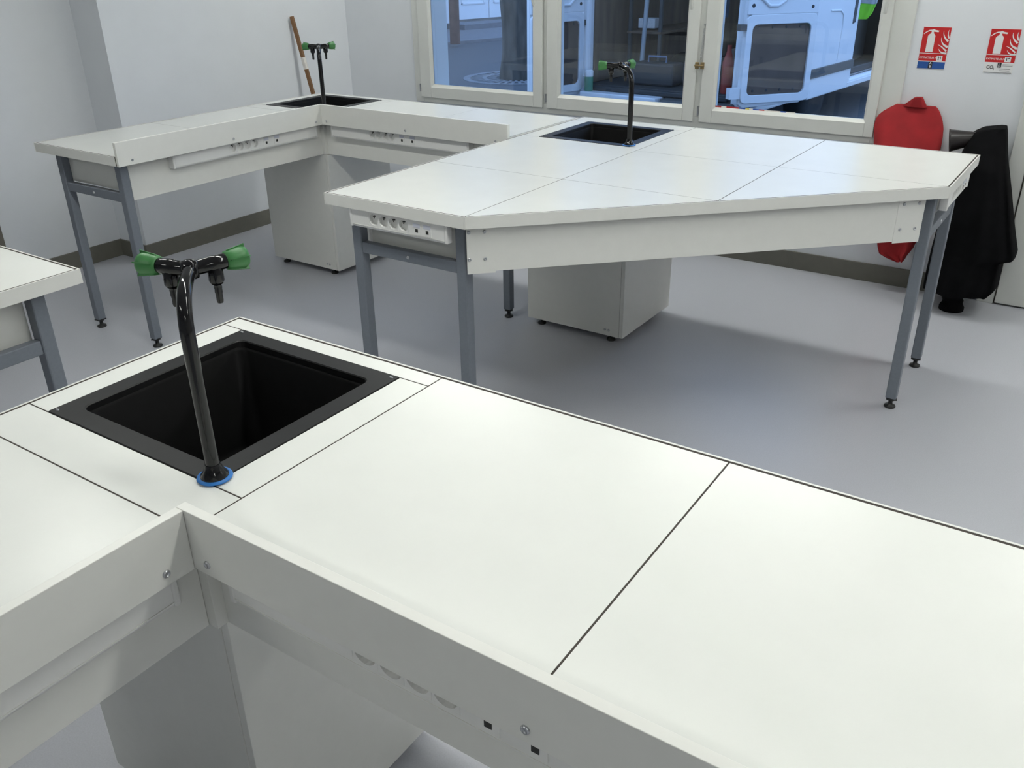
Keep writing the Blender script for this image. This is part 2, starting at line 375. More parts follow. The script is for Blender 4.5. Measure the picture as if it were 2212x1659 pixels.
def trunk(parent, axis, a0, a1, face, depth, z0, z1, socks, jacks, zs):
    """power trunking; axis 'x': runs along x, face towards -y at y=face; axis 'y': runs along y, face towards +x at x=face"""
    cap = .012; ch = .006; g0, g1 = min(socks)-.0225, max(socks)+.0225
    sg = 1 if axis == 'x' else -1
    P = lambda v, c_, z: (v, c_, z) if axis == 'x' else (c_, v, z)
    def run(mb, v0, v1, sec):
        un = (1,0,0) if axis == 'x' else (0,1,0); uu = (0,1,0) if axis == 'x' else (1,0,0)
        mb.plate(sec, P(v0,0,0), uu, (0,0,1), un, v1-v0)
    zl, zh = zs-.0222, zs+.0222
    full = [(face+sg*depth, z0), (face+sg*.004, z0), (face, z0+ch), (face, z1-.002), (face+sg*.002, z1), (face+sg*depth, z1)]
    low = [(face+sg*depth, z0), (face+sg*.004, z0), (face, z0+ch), (face, zl), (face+sg*depth, zl)]
    mb = MB(); run(mb, a0+cap, g0, full); run(mb, g1, a1-cap, full); run(mb, g0, g1, low)
    if zh < z1-.001: run(mb, g0, g1, [(face, zh), (face, z1), (face+sg*depth, z1), (face+sg*depth, zh)])
    run(mb, g0, g1, [(face+sg*(depth-.004), zl), (face+sg*depth, zl), (face+sg*depth, z1), (face+sg*(depth-.004), z1)])
    o = mb.build('power_trunking', 'trunk_plastic', parent)
    bx = lambda v0, v1, c0, c1, q0, q1: MB().box(v0,v1,min(c0,c1),max(c0,c1),q0,q1) if axis == 'x' else MB().box(min(c0,c1),max(c0,c1),v0,v1,q0,q1)
    bx(a0+cap, a1-cap, face, face-sg*.0010, z0+.0085, z0+.0095).build('cover_line', 'laminate_edge', o)
    for s0,s1 in ((a0,a0+cap),(a1-cap,a1)): bx(s0,s1,face-sg*.0015,face+sg*depth,z0-.0015,z1).build('end_cap', 'trunk_plastic', o, .004, seg=3)
    rz = 0 if axis == 'x' else PI/2
    for p in socks: inst('socket', sk_me, o, P(p, face, zs), rz)
    for p in jacks: inst('data_jack', jk_me, o, P(p, face, zs-.002), rz)
    return o
def panels(root, polys):
    for p in polys:
        a = sum(p[i][0]*p[(i+1) % len(p)][1]-p[(i+1) % len(p)][0]*p[i][1] for i in range(len(p)))
        if a < 0: p = p[::-1]
        MB().prism(inset(p, GAP/2), ZT-TH, ZT).build('top_panel', 'laminate', root, .0004, seg=1)
def band(root, pts):
    """edge band on the outside of consecutive ccw outline points (open chain)"""
    T = .0045
    for (x0,y0),(x1,y1) in zip(pts, pts[1:]):
        d_ = Vector((x1-x0, y1-y0)).normalized(); nx, ny = d_.y, -d_.x
        e = T
        G = .0045; ox, oy = nx*G, ny*G
        poly = [(x0+ox-d_.x*G,y0+oy-d_.y*G),(x1+ox+d_.x*G,y1+oy+d_.y*G),(x1+ox+nx*T+d_.x*(e+G),y1+oy+ny*T+d_.y*(e+G)),(x0+ox+nx*T-d_.x*G,y0+oy+ny*T-d_.y*G)]
        MB().prism(poly, ZB-.001, ZT).build('edge_band', 'laminate_edge', root)
def endframe_y(root, y, xs, rail=True):
    for x in xs: leg(root, x, y)
    r = MB().box(xs[0]+.02, xs[1]-.02, y-.016, y+.014, .688, .728).build('cross_rail', 'leg_grey', root, .003)
    screw(r, ((xs[0]+xs[1])/2, y-.016, .707))
def endframe_x(root, x, ys):
    for y in ys: leg(root, x, y)
    r = MB().box(x-.014, x+.016, min(ys)+.02, max(ys)-.02, .688, .728).build('cross_rail', 'leg_grey', root, .003)
    screw(r, (x+.016, (ys[0]+ys[1])/2, .707), PI/2)

def sink(loc, rz, sx0, sx1, sy0, sy1, label):
    e = thing('sink', label, 'sink', loc, rz, None)
    cx_, cy_ = (sx0+sx1)/2, (sy0+sy1)/2; hx, hy = (sx1-sx0)/2, (sy1-sy0)/2
    # Empty sits on the bench top at the sink centre
    R_ = Matrix.Rotation(rz, 3, 'Z') @ Vector((cx_, cy_, 0)); e.location = (loc[0]+R_.x, loc[1]+R_.y, ZT-.26)
    z = .26
    ri = .040
    lo = [rrect(-hx,hx,-hy,hy,.003,z-.006), rrect(-hx,hx,-hy,hy,.003,z+.0008), rrect(-hx+.001,hx-.001,-hy+.001,hy-.001,.003,z+.0016), rrect(-hx+ri,hx-ri,-hy+ri,hy-ri,.018,z+.0016), rrect(-hx+ri+.002,hx-ri-.002,-hy+ri+.002,hy-ri-.002,.018,z-.0005),
          rrect(-hx+ri+.003,hx-ri-.003,-hy+ri+.003,hy-ri-.003,.018,z-.012)]
    MB().loft(lo).build('rim', 'sink_black', e)
    a = ri+.003; b = .058
    lo = [rrect(-hx+a,hx-a,-hy+a,hy-a,.018,z-.012), rrect(-hx+a+.007,hx-a-.007,-hy+a+.007,hy-a-.007,.022,z-.016), rrect(-hx+b,hx-b,-hy+b,hy-b,.03,.03), rrect(-hx+b+.02,hx-b-.02,-hy+b+.02,hy-b-.02,.03,.008),
          rrect(-.03,.03,-.03,.03,.0299,.002), rrect(-.028,.028,-.028,.028,.0279,-.002)]
    bs = MB().loft(lo, smooth=True, cap1=True).build('basin', 'basin_black', e)
    MB().lathe([(.027,0),(.026,.003),(.018,.0035),(.016,.001)], (0,0,-.0015), seg=24).build('drain', 'basin_black', e)
    for sx_, sy_ in ((-1,-1),(-1,1),(1,1)):
        o = screw(e, (sx_*(hx-.012), sy_*(hy-.012), z+.0012)); o.rotation_euler = (-PI/2,0,0); o.scale = (.75,.75,.4)
    return e

def tap(wloc, rz, label):
    e = thing('tap', label, 'tap', wloc, rz, None)
    MB().lathe([(.0275,0),(.0285,.0015),(.0275,.0035),(.022,.004)], seg=28).build('seal_ring', 'ring_blue', e)
    MB().lathe([(.0225,.003),(.0225,.006),(.016,.014),(.0135,.022),(.0120,.026)], seg=24).build('base_flange', 'tap_black', e)
    path = [(0,0,.004),(0,0,.08),(0,0,.15),(0,0,.238)]
    P0, P1, P2 = Vector((0,0,.238)), Vector((0,-.002,.304)), Vector((0,.066,.309))
    for k in range(1,15):
        s_ = k/14; path.append(P0*(1-s_)**2+P1*2*s_*(1-s_)+P2*s_*s_)
    path += [(0,.090,.311),(0,.112,.313)]
    MB().tube(path, .0112, 20).build('pipe', 'tap_black', e)
    C = Vector((0,.112,.312))
    hb = MB(); hb.lathe([(.004,-.016),(.0135,-.013),(.0145,0),(.0135,.013),(.004,.016)], C, (0,0,1), 20)
    hd = hb.build('head', 'tap_black', e)
    for sd in (-1,1):
        dv = Vector((sd*.85,.527,0)).normalized()
        ar = MB(); ar.lathe([(.0118,0),(.0118,.030),(.0128,.031),(.0128,.058),(.0110,.062)], C, dv, 20)
        ar.build('valve_arm', 'tap_black', e)
        kb = MB(); kb.lathe([(.0125,.0585),(.0150,.060),(.0168,.068),(.0188,.082),(.0186,.089),(.0160,.0945),(.004,.0965)], C, dv, 24)
        t_ = Vector((0,0,1)); e1 = dv.cross(t_).normalized()
        for q in range(5):
            an = q*PI*.4+.25; rad = e1*math.cos(an)+t_*math.sin(an); tn = dv.cross(rad)
            A = C+dv*.063; Bq = C+dv*.0935
            V = []
            for (pp, r0, r1) in ((A,.012,.0172),(Bq,.0150,.0222)):
                for s_ in (-1,1):
                    V.append(pp+rad*r0+tn*(.0010*s_)); V.append(pp+rad*r1+tn*(.0008*s_))
            kb._add(V, [(0,1,3,2),(4,6,7,5),(0,4,5,1),(2,3,7,6),(1,5,7,3),(0,2,6,4)])
        kb.build('knob', 'knob_green', e)
        N = C+dv*.040
        nz = MB(); nz.lathe([(.0095,.004),(.0122,.010),(.0122,.028),(.0098,.033),(.0060,.034),(.0066,.039),(.0060,.043),(.0064,.047),(.0055,.051),(.0056,.062),(.0046,.066)], N, (0,0,-1), 18)
        nz.build('nozzle', 'tap_black', e)
    return e

def cabinet(loc, rz, x0, x1, y0, y1, label, zt=.688):
    e = thing('pedestal_cabinet', label, 'cabinet', loc, rz, 'white sink pedestals')
    z0 = .034; th = .018
    MB().box(x0, x1-th-.0015, y0, y0+th, z0, zt).build('front_panel', 'laminate_edge', e, .001)
    MB().box(x1-th, x1, y0+.0005, y1, z0, zt).build('side_panel', 'laminate_edge', e, .001)
    MB().box(x0, x0+th, y0+th+.001, y1, z0, zt).build('side_panel', 'laminate_edge', e, .001)
    MB().box(x0+th+.001, x1-th-.001, y1-th, y1, z0+.002, .60).build('back_panel', 'laminate_edge', e, .001)
    MB().box(x0+th+.001, x1-th-.001, y0+th+.001, y1-th-.001, z0+.004, z0+.022).build('base_panel', 'laminate_edge', e)
    for fx in (x0+.06, x1-.075):
        for fy in (y0+.035, y1-.06):
            MB().lathe([(.020,0),(.021,.004),(.019,.010),(.006,.013),(.006,z0+.004)], (fx,fy,0), seg=18).build('foot', 'foot_black', e)
    for dx in (.072,.092): screw(e, (x1-dx, y0, z0+.028))
    return e
def place(o3, L):
    x,y,tq = o3; return (x+L[0]*math.cos(tq)-L[1]*math.sin(tq), y+L[0]*math.sin(tq)+L[1]*math.cos(tq), L[2] if len(L) > 2 else 0)

def L_bench(o3, mu, mv, hole, label, sx=.924, sy=-1.192, front_trunk=True):
    root = thing('lab_bench', label, 'bench', (o3[0],o3[1],0), o3[2], 'lab benches')
    Lx, Ly, dep = 3*mu, 3*mv, .602
    hx0, hx1, hy0, hy1 = hole
    c = MB(); e = -.0044; zc = ZT-.0004
    c.box(e,Lx-e,hy1+.004,-e,ZB,zc).box(e,hx0-.004,hy0-.004,hy1+.004,ZB,zc).box(hx1+.004,Lx-e,hy0-.004,hy1+.004,ZB,zc).box(e,Lx-e,-dep+e,hy0-.004,ZB,zc).box(e,dep-e,-Ly+e,-dep+e,ZB,zc)
    c.build('top_core', 'core', root)
    panels(root, [rect(0,mu,hy1,0), rect(0,hx0,hy0,hy1), rect(hx1,mu,hy0,hy1), rect(0,mu,-dep,hy0),
                  rect(mu,2*mu,-dep,0), rect(2*mu,3*mu,-dep,0), rect(0,dep,-2*mv,-dep), rect(0,dep,-3*mv,-2*mv)])
    band(root, [(dep-.0005,-dep-.0005)][:0]+[(Lx,-dep),(Lx,0),(0,0),(0,-Ly),(dep,-Ly)])
    U0, U1 = dep+.0048, .623
    u1 = MB().box(U0, Lx+.009, -U1, -U0, .857, .958).build('upstand', 'laminate_edge', root, .001)
    for x in (.655, 1.192, Lx-.06): screw(u1, (x, -U1, .8775))
    u2 = MB().box(U0, U1, -Ly-.002, -U1-.0005, .857, .958).build('upstand', 'laminate_edge', root, .001)
    for y in (-.668, -1.200, -Ly+.065): screw(u2, (U1, y, .8775), PI/2)
    A0, A1 = .545, .560
    MB().box(.581, Lx-.075, -A1, -A0, .690, ZB).build('apron', 'laminate_edge', root, .001)
    MB().box(A0, A1, -Ly+.075, -.581, .690, ZB).build('apron', 'laminate_edge', root, .001)
    MB().box(.125, .537, -Ly+.062, -Ly+.076, .729, ZB).build('apron', 'laminate_edge', root, .001)
    MB().box(Lx-.086, Lx-.072, -.53, -.125, .700, ZB).build('apron', 'laminate_edge', root, .001)
    MB().box(A0+.001, .5805, -.5805, -A0-.001, .690, ZB).build('corner_post', 'laminate_edge', root, .001)
    trunk(root, 'x', .655, 1.560, -.598, .037, .795, .854, [sx+.0445*k for k in range(4)], [sx+.199, sx+.266], .8315)
    trunk(root, 'y', -1.530, -.640, .598, .037, .795, .854, [sy+.0445*k for k in range(4)], [sy+.205, sy+.273], .8315)
    endframe_y(root, -Ly+.045, (.105, .557))
    endframe_x(root, Lx-.045, (-.105, -.557))
    return root

# measured bench positions (corner of each top, rotation) and tile modules
FG = (-1.5756, 1.2074, 0.0);      FGm = (.5924, .5983)
D2 = (-2.2394, 3.9799, -.0070);   D2m = (.6054, .5992)
D3 = (-4.0561, 3.9810, -.0111);   D3m = (.5975, .6024)
D4 = (-2.238-1.806, 1.2125, 0.0); D4m = (.6020, .6000)
FH = (.062, .521, -.503, -.043)
H3 = (.067, .527, -.508, -.048)
H2 = (.086, .544, -.545, -.088)
L_bench(FG, *FGm, FH, 'white L-shaped lab bench carrying the tap with the bold blue ring')
L_bench(D3, *D3m, H3, 'white L-shaped lab bench in the corner by the windows, wooden stick leaning behind it', sx=.947)
L_bench(D4, *D4m, H3, 'white lab bench end with grey leg frame standing beside the left wall door')

def poly_bench(o3, mu, mv, hole, label):
    root = thing('lab_bench', label, 'bench', (o3[0],o3[1],0), o3[2], 'lab benches')
    Lx, Ly, b = 3*mu, 3*mv, .016
    hx0, hx1, hy0, hy1 = hole
    c = MB(); e = -.0044; zc = ZT-.0004
    c.box(e,Lx-e,hy1+.004,b-e,ZB,zc).box(e,hx0-.004,hy0-.004,hy1+.004,ZB,zc).box(hx1+.004,Lx-e,hy0-.004,hy1+.004,ZB,zc)
    c.prism([(e,hy0-.004),(e,-Ly+e),(mu-e*.41,-Ly+e),(Lx-e,-mv+e*.41),(Lx-e,hy0-.004)], ZB, zc)
    c.build('top_core', 'core', root)
    panels(root, [rect(0,mu,hy1,b), rect(0,hx0,hy0,hy1), rect(hx1,mu,hy0,hy1), rect(0,mu,-2*mv,hy0), rect(0,mu,-3*mv,-2*mv),
                  rect(mu,2*mu,-mv,b), rect(mu,2*mu,-2*mv,-mv), [(mu,-3*mv),(2*mu,-2*mv),(mu,-2*mv)],
                  rect(2*mu,3*mu,-mv,b), [(2*mu,-2*mv),(3*mu,-mv),(2*mu,-mv)]])
    band(root, [(0,b),(0,-Ly),(mu,-Ly),(Lx,-mv),(Lx,b),(0,b)])
    # diagonal apron under the slanting front edge
    s2 = 2**.5; P2 = Vector((mu,-Ly)); dv = Vector((Lx-mu, Ly-mv)); LD = dv.length; dv.normalize(); nv = Vector((-dv.y, dv.x))
    def q(tt, off): p = P2+dv*tt+nv*off; return (p.x,p.y)
    ap = MB().prism([q(.022,.020),q(LD-.075,.020),q(LD-.095,.035),q(.022,.035)], .705, ZB).build('apron', 'laminate_edge', root, .001)
    for t0,t1 in ((.006,.100),(LD-.165,LD-.062)):
        MB().prism([q(t0,.0185),q(t1,.0185),q(t1,.0198),q(t0,.0198)], .700, ZB).build('end_plate', 'laminate_edge', ap)
    ang = math.atan2(dv.y, dv.x)
    for tt in (.014,.066,LD-.144,LD-.086):
        for z in (.841,.750):
            p = q(tt,.0185); screw(ap, (p[0],p[1],z), ang)
    MB().box(.125,.53,-Ly+.078,-Ly+.092,.700,ZB).build('apron', 'laminate_edge', root, .001)
    MB().box(Lx-.098,Lx-.084,-.53,-.125,.700,ZB).build('apron', 'laminate_edge', root, .001)
    MB().box(.05,.064,-Ly+.13,-.62,.690,ZB).build('apron', 'laminate_edge', root, .001)
    endframe_y(root, -Ly+.050, (.093, .560))
    endframe_x(root, Lx-.052, (-.105, -.560))
    trunk(root, 'x', .100, .533, -Ly-.001, .028, .797, ZB-.002, [.212+.0445*k for k in range(4)], [.405,.450], .832)
    trunk(root, 'y', -.533, -.100, Lx+.001, .028, .797, ZB-.002, [-.43+.0445*k for k in range(4)], [-.236,-.191], .832)
    return root
poly_bench(D2, *D2m, H2, 'white lab bench with a slanting front edge standing below the middle window')

for o3, h, w_, rr, lab in ((FG, FH, 'set in the bench with the blue-ringed tap', 0, None), (D3, H3, 'set in the corner bench near the wooden stick', 0, None), (D2, H2, 'set in the slant-fronted bench below the windows', 0, None)):
    sink((o3[0],o3[1],0), o3[2], *h, 'black rectangular sink '+w_)
TB = {'a': (FG, (.511,-.487), 0.0), 'b': (D3, (.515,-.492), 0.0), 'c': (D2, (.532,-.522), .14)}
for k,lab in (('a','glossy black swan-neck tap with green knobs rising from a bold blue ring'),('b','black tap with green knobs on the corner bench beside the leaning stick'),('c','black tap with green knobs standing in front of the middle window')):
    o3, L_, ex = TB[k]; p = place(o3, (L_[0],L_[1],ZT+.002)); tap(p, PI/4+ex+o3[2], lab)
for o3, x1, y0, lab in ((FG, .578, -.562, 'white pedestal cabinet tucked into the inner corner under the blue-ringed tap'), (D3, .590, -.578, 'white pedestal cabinet under the corner bench near the left wall'), (D2, .580, -.597, 'white pedestal cabinet standing under the slant-fronted bench')):
    cabinet((o3[0],o3[1],0), o3[2], .058, x1, y0, -.092, lab)

# ------------------------------------------------------------------ wooden stick leaning in the corner
A = Vector((-4.652, 4.358, 1.295)); Bv = Vector((-4.560, 4.387, .812)); dirv = (Bv-A).normalized(); end = A+dirv*((A.z-.012)/-dirv.z)
st = thing('wooden_stick', 'brown wooden stick with a pale tape patch leaning in the room corner', 'stick', (end.x,end.y,0))
ln_ = (A-end).length; q_ = (A-end).to_track_quat('Z','Y')
o = MB().box(-.013,.013,-.011,.011,0,ln_).build('stick', 'wood', st, .004); o.location = (0,0,.012); o.rotation_mode = 'QUATERNION'; o.rotation_quaternion = q_
o = MB().box(-.0142,.0142,-.0122,.0122,ln_-.335,ln_-.255).build('tape_patch', 'tape_white', st, .004); o.location = (0,0,.012); o.rotation_mode = 'QUATERNION'; o.rotation_quaternion = q_

# ------------------------------------------------------------------ fire extinguisher signs
def txt(body, size, parent, loc, mm, name='lettering', bold=0.0):
    cu = bpy.data.curves.new('t', 'FONT'); cu.body = body; cu.size = size; cu.extrude = .0002; cu.align_x = 'CENTER'; cu.align_y = 'CENTER'; cu.offset = bold
    to = bpy.data.objects.new('t', cu); COL.objects.link(to); bpy.context.view_layer.update()
    me = bpy.data.meshes.new_from_object(to); bpy.data.objects.remove(to); me.materials.clear(); me.materials.append(MAT[mm])
    o = bpy.data.objects.new(name, me); COL.objects.link(o); o.parent = parent; o.location = loc; o.rotation_euler = (PI/2,0,0); return o
def flat(poly, parent, mm, name, y=-.0022, t=.0004):
    mb = MB(); mb.plate(poly, (0,y,0), (1,0,0), (0,0,1), (0,-1,0), t); return mb.build(name, mm, parent)
def crescent(p0, p1, p2, w0):
    P0, P1, P2 = Vector(p0), Vector(p1), Vector(p2); a = []; b = []
    for k in range(9):
        s_ = k/8; p = P0*(1-s_)**2+P1*2*s_*(1-s_)+P2*s_*s_; dd = (P1-P0)*(1-s_)+(P2-P1)*s_; nn = Vector((-dd.y,dd.x)).normalized()
        ww = w0*(.12+s_*.88)
        a.append(tuple(p+nn*ww)); b.append(tuple(p-nn*ww))
    return a+b[::-1]
def ext_sign(x0, x1, zt, zs, zb, number, lower, label):
    W = x1-x0; H = zt-zs
    e = thing('fire_extinguisher_sign', label, 'sign', (x0, YW, zb))
    O = zs-zb
    MB().box(0,W,-.002,0,O,O+H).build('red_plate', 'sign_red', e)
    X = lambda u: u*W; Z = lambda v: O+v*H
    # extinguisher pictogram: body, neck, hose
    body = [(X(.20),Z(.265)),(X(.47),Z(.265)),(X(.47),Z(.74)),(X(.445),Z(.785)),(X(.40),Z(.815)),(X(.385),Z(.87)),(X(.56),Z(.855)),(X(.58),Z(.90)),(X(.44),Z(.92)),(X(.38),Z(.945)),(X(.32),Z(.925)),(X(.22),Z(.915)),(X(.12),Z(.87)),(X(.03),Z(.80)),(X(.05),Z(.785)),(X(.14),Z(.845)),(X(.23),Z(.885)),(X(.31),Z(.885)),(X(.30),Z(.82)),(X(.235),Z(.785)),(X(.20),Z(.74))]
    flat(body, e, 'sign_white', 'extinguisher_symbol')
    for a,b_,c_,w_ in (((.93,.93),(.88,.78),(.995,.68),.030),((.75,.90),(.74,.72),(.97,.60),.032),((.70,.70),(.72,.50),(.985,.435),.036),((.62,.49),(.74,.47),(.96,.31),.026),((.68,.37),(.74,.24),(.985,.245),.034)):
        pts = crescent((X(a[0]),Z(a[1])),(X(b_[0]),Z(b_[1])),(X(c_[0]),Z(c_[1])),w_*W*1.15)
        flat([(min(W,p),q) for p,q in pts], e, 'sign_white', 'flame_symbol')
    flat(rect(0,W,Z(.222),Z(.238)), e, 'sign_white', 'white_line')
    txt('EXTINCTEUR N°', W*.092, e, (X(.36),-.0024,Z(.10)), 'sign_white', bold=.0001)
    flat(rect(X(.66),X(.87),Z(.02),Z(.17)), e, 'sign_white', 'number_label')
    txt(number, W*.155, e, (X(.765),-.0028,Z(.095)), 'sign_black', bold=.0006)
    h2 = zs-zb
    if lower == 'ab':
        MB().box(0,W,-.002,0,0,h2-.0015).build('blue_plate', 'sign_blue', e)
        flat(rect(0,W,h2-.003,h2+.001), e, 'sign_white', 'white_line')
        flat(rect(X(.40),X(.55),.0005,h2*.49), e, 'sign_black', 'class_label'); flat(rect(X(.40),X(.55),h2*.51,h2*.93), e, 'sign_black', 'class_label')
        txt('A', h2*.40, e, (X(.475),-.0028,h2*.72), 'sign_white', bold=.0004); txt('B', h2*.40, e, (X(.475),-.0028,h2*.25), 'sign_white', bold=.0004)
    else:
        MB().box(0,W,-.002,0,0,h2).build('white_plate', 'sign_white', e)
        txt('CO', h2*.42, e, (X(.21),-.0024,h2*.52), 'sign_black', bold=.0003); txt('2', h2*.24, e, (X(.345),-.0024,h2*.38), 'sign_black')
        flat(rect(X(.455),X(.59),h2*.52,h2*.97), e, 'sign_black', 'hazard_symbol')
        flat(crescent((X(.525),h2*.90),(X(.47),h2*.70),(X(.53),h2*.58),.006), e, 'sign_grey', 'hazard_drawing', -.0027)
        for (a,b_,v) in ((.63,.98,.82),(.63,.97,.70),(.52,.92,.40),(.54,.90,.24),(.02,.97,.05)):
            flat(rect(X(a),X(b_),h2*(v-.028),h2*(v+.028)), e, 'sign_grey', 'small_print', t=.0003)
    return e
ext_sign(-.871, -.748, 1.3046, 1.151, 1.1168, '21', 'ab', 'red fire extinguisher sign number 21 with a blue A B strip below')
ext_sign(-.576, -.452, 1.3046, 1.159, 1.1120, '19', 'co2', 'red fire extinguisher sign number 19 with a white CO2 strip below')

# ------------------------------------------------------------------ hanging garments
def interp(prof, z):
    for (z0,a0,b0),(z1,a1,b1) in zip(prof, prof[1:]):
        if z0 >= z >= z1:
            s_ = (z0-z)/(z0-z1) if z0 != z1 else 0; return a0+(a1-a0)*s_, b0+(b1-b0)*s_
    return prof[-1][1], prof[-1][2]
def cloth_body(prof, yback, depth, folds, amp, zsteps=44, nseg=40, ph=0.0, flare=1.0):
    """closed cloth volume: prof = list of (z, xleft, xright); back near yback, front towards -y"""
    loops = []
    zt, zb_ = prof[0][0], prof[-1][0]
    for j in range(zsteps+1):
        z = zt+(zb_-zt)*j/zsteps; a, b = interp(prof, z); cx_ = (a+b)/2; hw = max(.004,(b-a)/2)
        s_ = j/zsteps; dp = depth*min(1, (.50 if depth > .2 else .25)+2.4*s_)*(1+.15*s_*flare)
        lp = []
        for i in range(nseg):
            an = 2*PI*i/nseg; ca, sa = math.cos(an), math.sin(an)
            ex = abs(ca)**.75*(1 if ca >= 0 else -1); ey = abs(sa)**.75*(1 if sa >= 0 else -1)
            wob = amp*min(1, s_*2.5)*(math.sin(folds*an+ph+2.2*s_)+.5*math.sin((folds*2+1)*an-ph*2+3*s_))
            x = cx_+hw*ex; y = yback-dp*.5+dp*.5*ey
            if sa < 0: y -= wob
            else: y = min(y, yback)
            lp.append((x, y, z+ (0.004*math.sin(3*an+ph) if 0 < j < zsteps else 0)))
        loops.append(lp)
    return loops
rj = thing('red_jacket', 'red cloth jacket hanging on the wall below the number 21 sign', 'jacket', (-.85, YW, 0))
prof = [(.945,-.93,-.745),(.925,-.965,-.728),(.900,-1.0,-.712),(.875,-1.013,-.700),(.845,-1.017,-.690),(.80,-1.010,-.684),(.74,-.999,-.682),(.60,-.975,-.690),(.45,-.945,-.700),(.30,-.905,-.712),(.24,-.888,-.715),(.205,-.872,-.735),(.185,-.82,-.742),(.172,-.775,-.748)]
prof = [(z,a+.85,b+.85) for z,a,b in prof]
MB().loft(cloth_body(prof, -.012, .11, 3, .017, ph=.7), smooth=True, cap0=True, cap1=True).build('jacket_body', 'red_cloth', rj)
# stand-up collar and hanging loop
col_ = MB()
pts0 = [(-.905+.85,-.035,.938),(-.862+.85,-.062,.940),(-.80+.85,-.062,.940),(-.780+.85,-.040,.940),(-.80+.85,-.016,.940),(-.862+.85,-.016,.940)]
pts1 = [(-.872+.85,-.045,.962),(-.848+.85,-.066,.985),(-.815+.85,-.066,.987),(-.796+.85,-.050,.962),(-.815+.85,-.022,.987),(-.848+.85,-.022,.985)]
col_.loft([pts0, pts1], smooth=False, cap1=True); col_.build('collar', 'red_cloth', rj, .006)
MB().lathe([(.012,0),(.012,.004),(.006,.006),(.006,.045),(.010,.047)], (.018,0,.972), (0,-1,0), 12).build('hanging_peg', 'steel', rj)
# small red corner showing behind the hem
MB().grid([[(.10,-.016,.30),(.145,-.016,.30)],[(.10,-.016,.22),(.125,-.016,.225)]]).build('jacket_lining', 'red_cloth', rj)

ex = thing('co2_fire_extinguisher', 'fire extinguisher hidden under the black coat, its dark horn sticking out', 'extinguisher', (-.47, YW-.10, .27))
MB().lathe([(.055,0),(.060,.008),(.060,.44),(.050,.485),(.025,.515),(.018,.54)], seg=24).build('cylinder', 'ext_red', ex)
MB().lathe([(.018,.52),(.018,.57)], seg=14).box(-.015,.015,-.05,.03,.56,.575).build('valve', 'foot_black', ex)
MB().box(-.02,.02,.058,.10,.30,.34).build('wall_bracket', 'foot_black', ex)
hc = Vector((-.045,-.045,.565)); hd = Vector((-.93,-.18,-.155)).normalized()
MB().lathe([(.020,-.03),(.026,0),(.052,.118),(.056,.126),(.050,.126),(.022,.02)], hc, hd, 26).build('discharge_horn', 'horn_black', ex)
MB().tube([(0,-.02,.555),(-.03,-.04,.565),hc], .011, 10).build('hose', 'horn_black', ex)

bc = thing('black_coat', 'black coat draped over the fire extinguisher beside the white door', 'coat', (-.45, YW-.02, 0))
prof = [(.885,-.455,-.412),(.875,-.515,-.408),(.855,-.552,-.402),(.82,-.560,-.393),(.77,-.573,-.380),(.70,-.585,-.357),(.60,-.597,-.325),(.45,-.607,-.280),(.36,-.610,-.250),(.325,-.612,-.238),(.300,-.613,-.240),(.285,-.613,-.290),(.20,-.614,-.286),(.14,-.614,-.284),(.105,-.612,-.31)]
prof = [(z,a+.45,b+.45) for z,a,b in prof]
MB().loft(cloth_body(prof, -.010, .27, 5, .016, ph=1.4, zsteps=56, nseg=56), smooth=True, cap0=True, cap1=True).build('coat_body', 'black_cloth', bc)
# sleeves hanging to the floor, with cuffs
def sleeve(pts, rs, nm='sleeve'):
    mb = MB(); P = []; Rr = []
    for k in range(len(pts)-1):
        for q in range(6):
            s_ = q/6; P.append(Vector(pts[k])*(1-s_)+Vector(pts[k+1])*s_); Rr.append(rs[k]*(1-s_)+rs[k+1]*s_+.0025*math.sin(k*6+q*1.7))
    P.append(Vector(pts[-1])); Rr.append(rs[-1]); mb.tube(P, Rr, 18); mb.build(nm, 'black_cloth', bc)
sleeve([(-.03,-.13,.62),(-.035,-.215,.45),(-.03,-.225,.25),(-.022,-.205,.09),(-.012,-.200,.035)], [.04,.055,.055,.050,.047])
MB().lathe([(.047,.0),(.058,.002),(.058,.020),(.050,.034),(.044,.05)], (-.014,-.200,.0), seg=22).build('cuff', 'black_cloth', bc)
sleeve([(.06,-.12,.5),(.085,-.13,.4),(.085,-.125,.25),(.080,-.118,.10),(.080,-.115,.072)], [.035,.050,.052,.048,.040])
MB().lathe([(.036,0),(.043,.006),(.044,.03)], (.080,-.115,.066), seg=20).build('cuff', 'black_cloth', bc)

# ------------------------------------------------------------------ ceiling lights
for iy, (y, nm_, xs_) in enumerate(((-1.3, 'behind the tap bench', (-1.7,1.9)), (1.5, 'above the tap bench', (-2.9,-1.3,.3,1.9)), (4.3, 'along the window wall', (-3.4,-1.3,.8,2.9)))):
    for ix, x in enumerate(xs_):
        e = thing('ceiling_light', 'long white ceiling light '+nm_+', '+('next to the left wall' if ix == 0 else 'second from the left wall' if ix == 1 else 'third from the left wall' if ix == 2 else 'fourth from the left wall'), 'ceiling light', (x,y,HC), 0, 'ceiling lights')
        fr2 = MB(); fr2.box(-.62,.62,-.10,-.088,-.03,0).box(-.62,.62,.088,.10,-.03,0).box(-.62,-.605,-.088,.088,-.03,0).box(.605,.62,-.088,.088,-.03,0)
        fr2.build('frame', 'lamp_frame', e)
        MB().box(-.6045,.6045,-.0875,.0875,-.026,-.004).build('diffuser', 'lamp_diffuser', e)

# ------------------------------------------------------------------ street outside
struct(MB().box(-40, 30, YW+.165, 60, -.20, 0.0).build('street_ground', 'asphalt'))
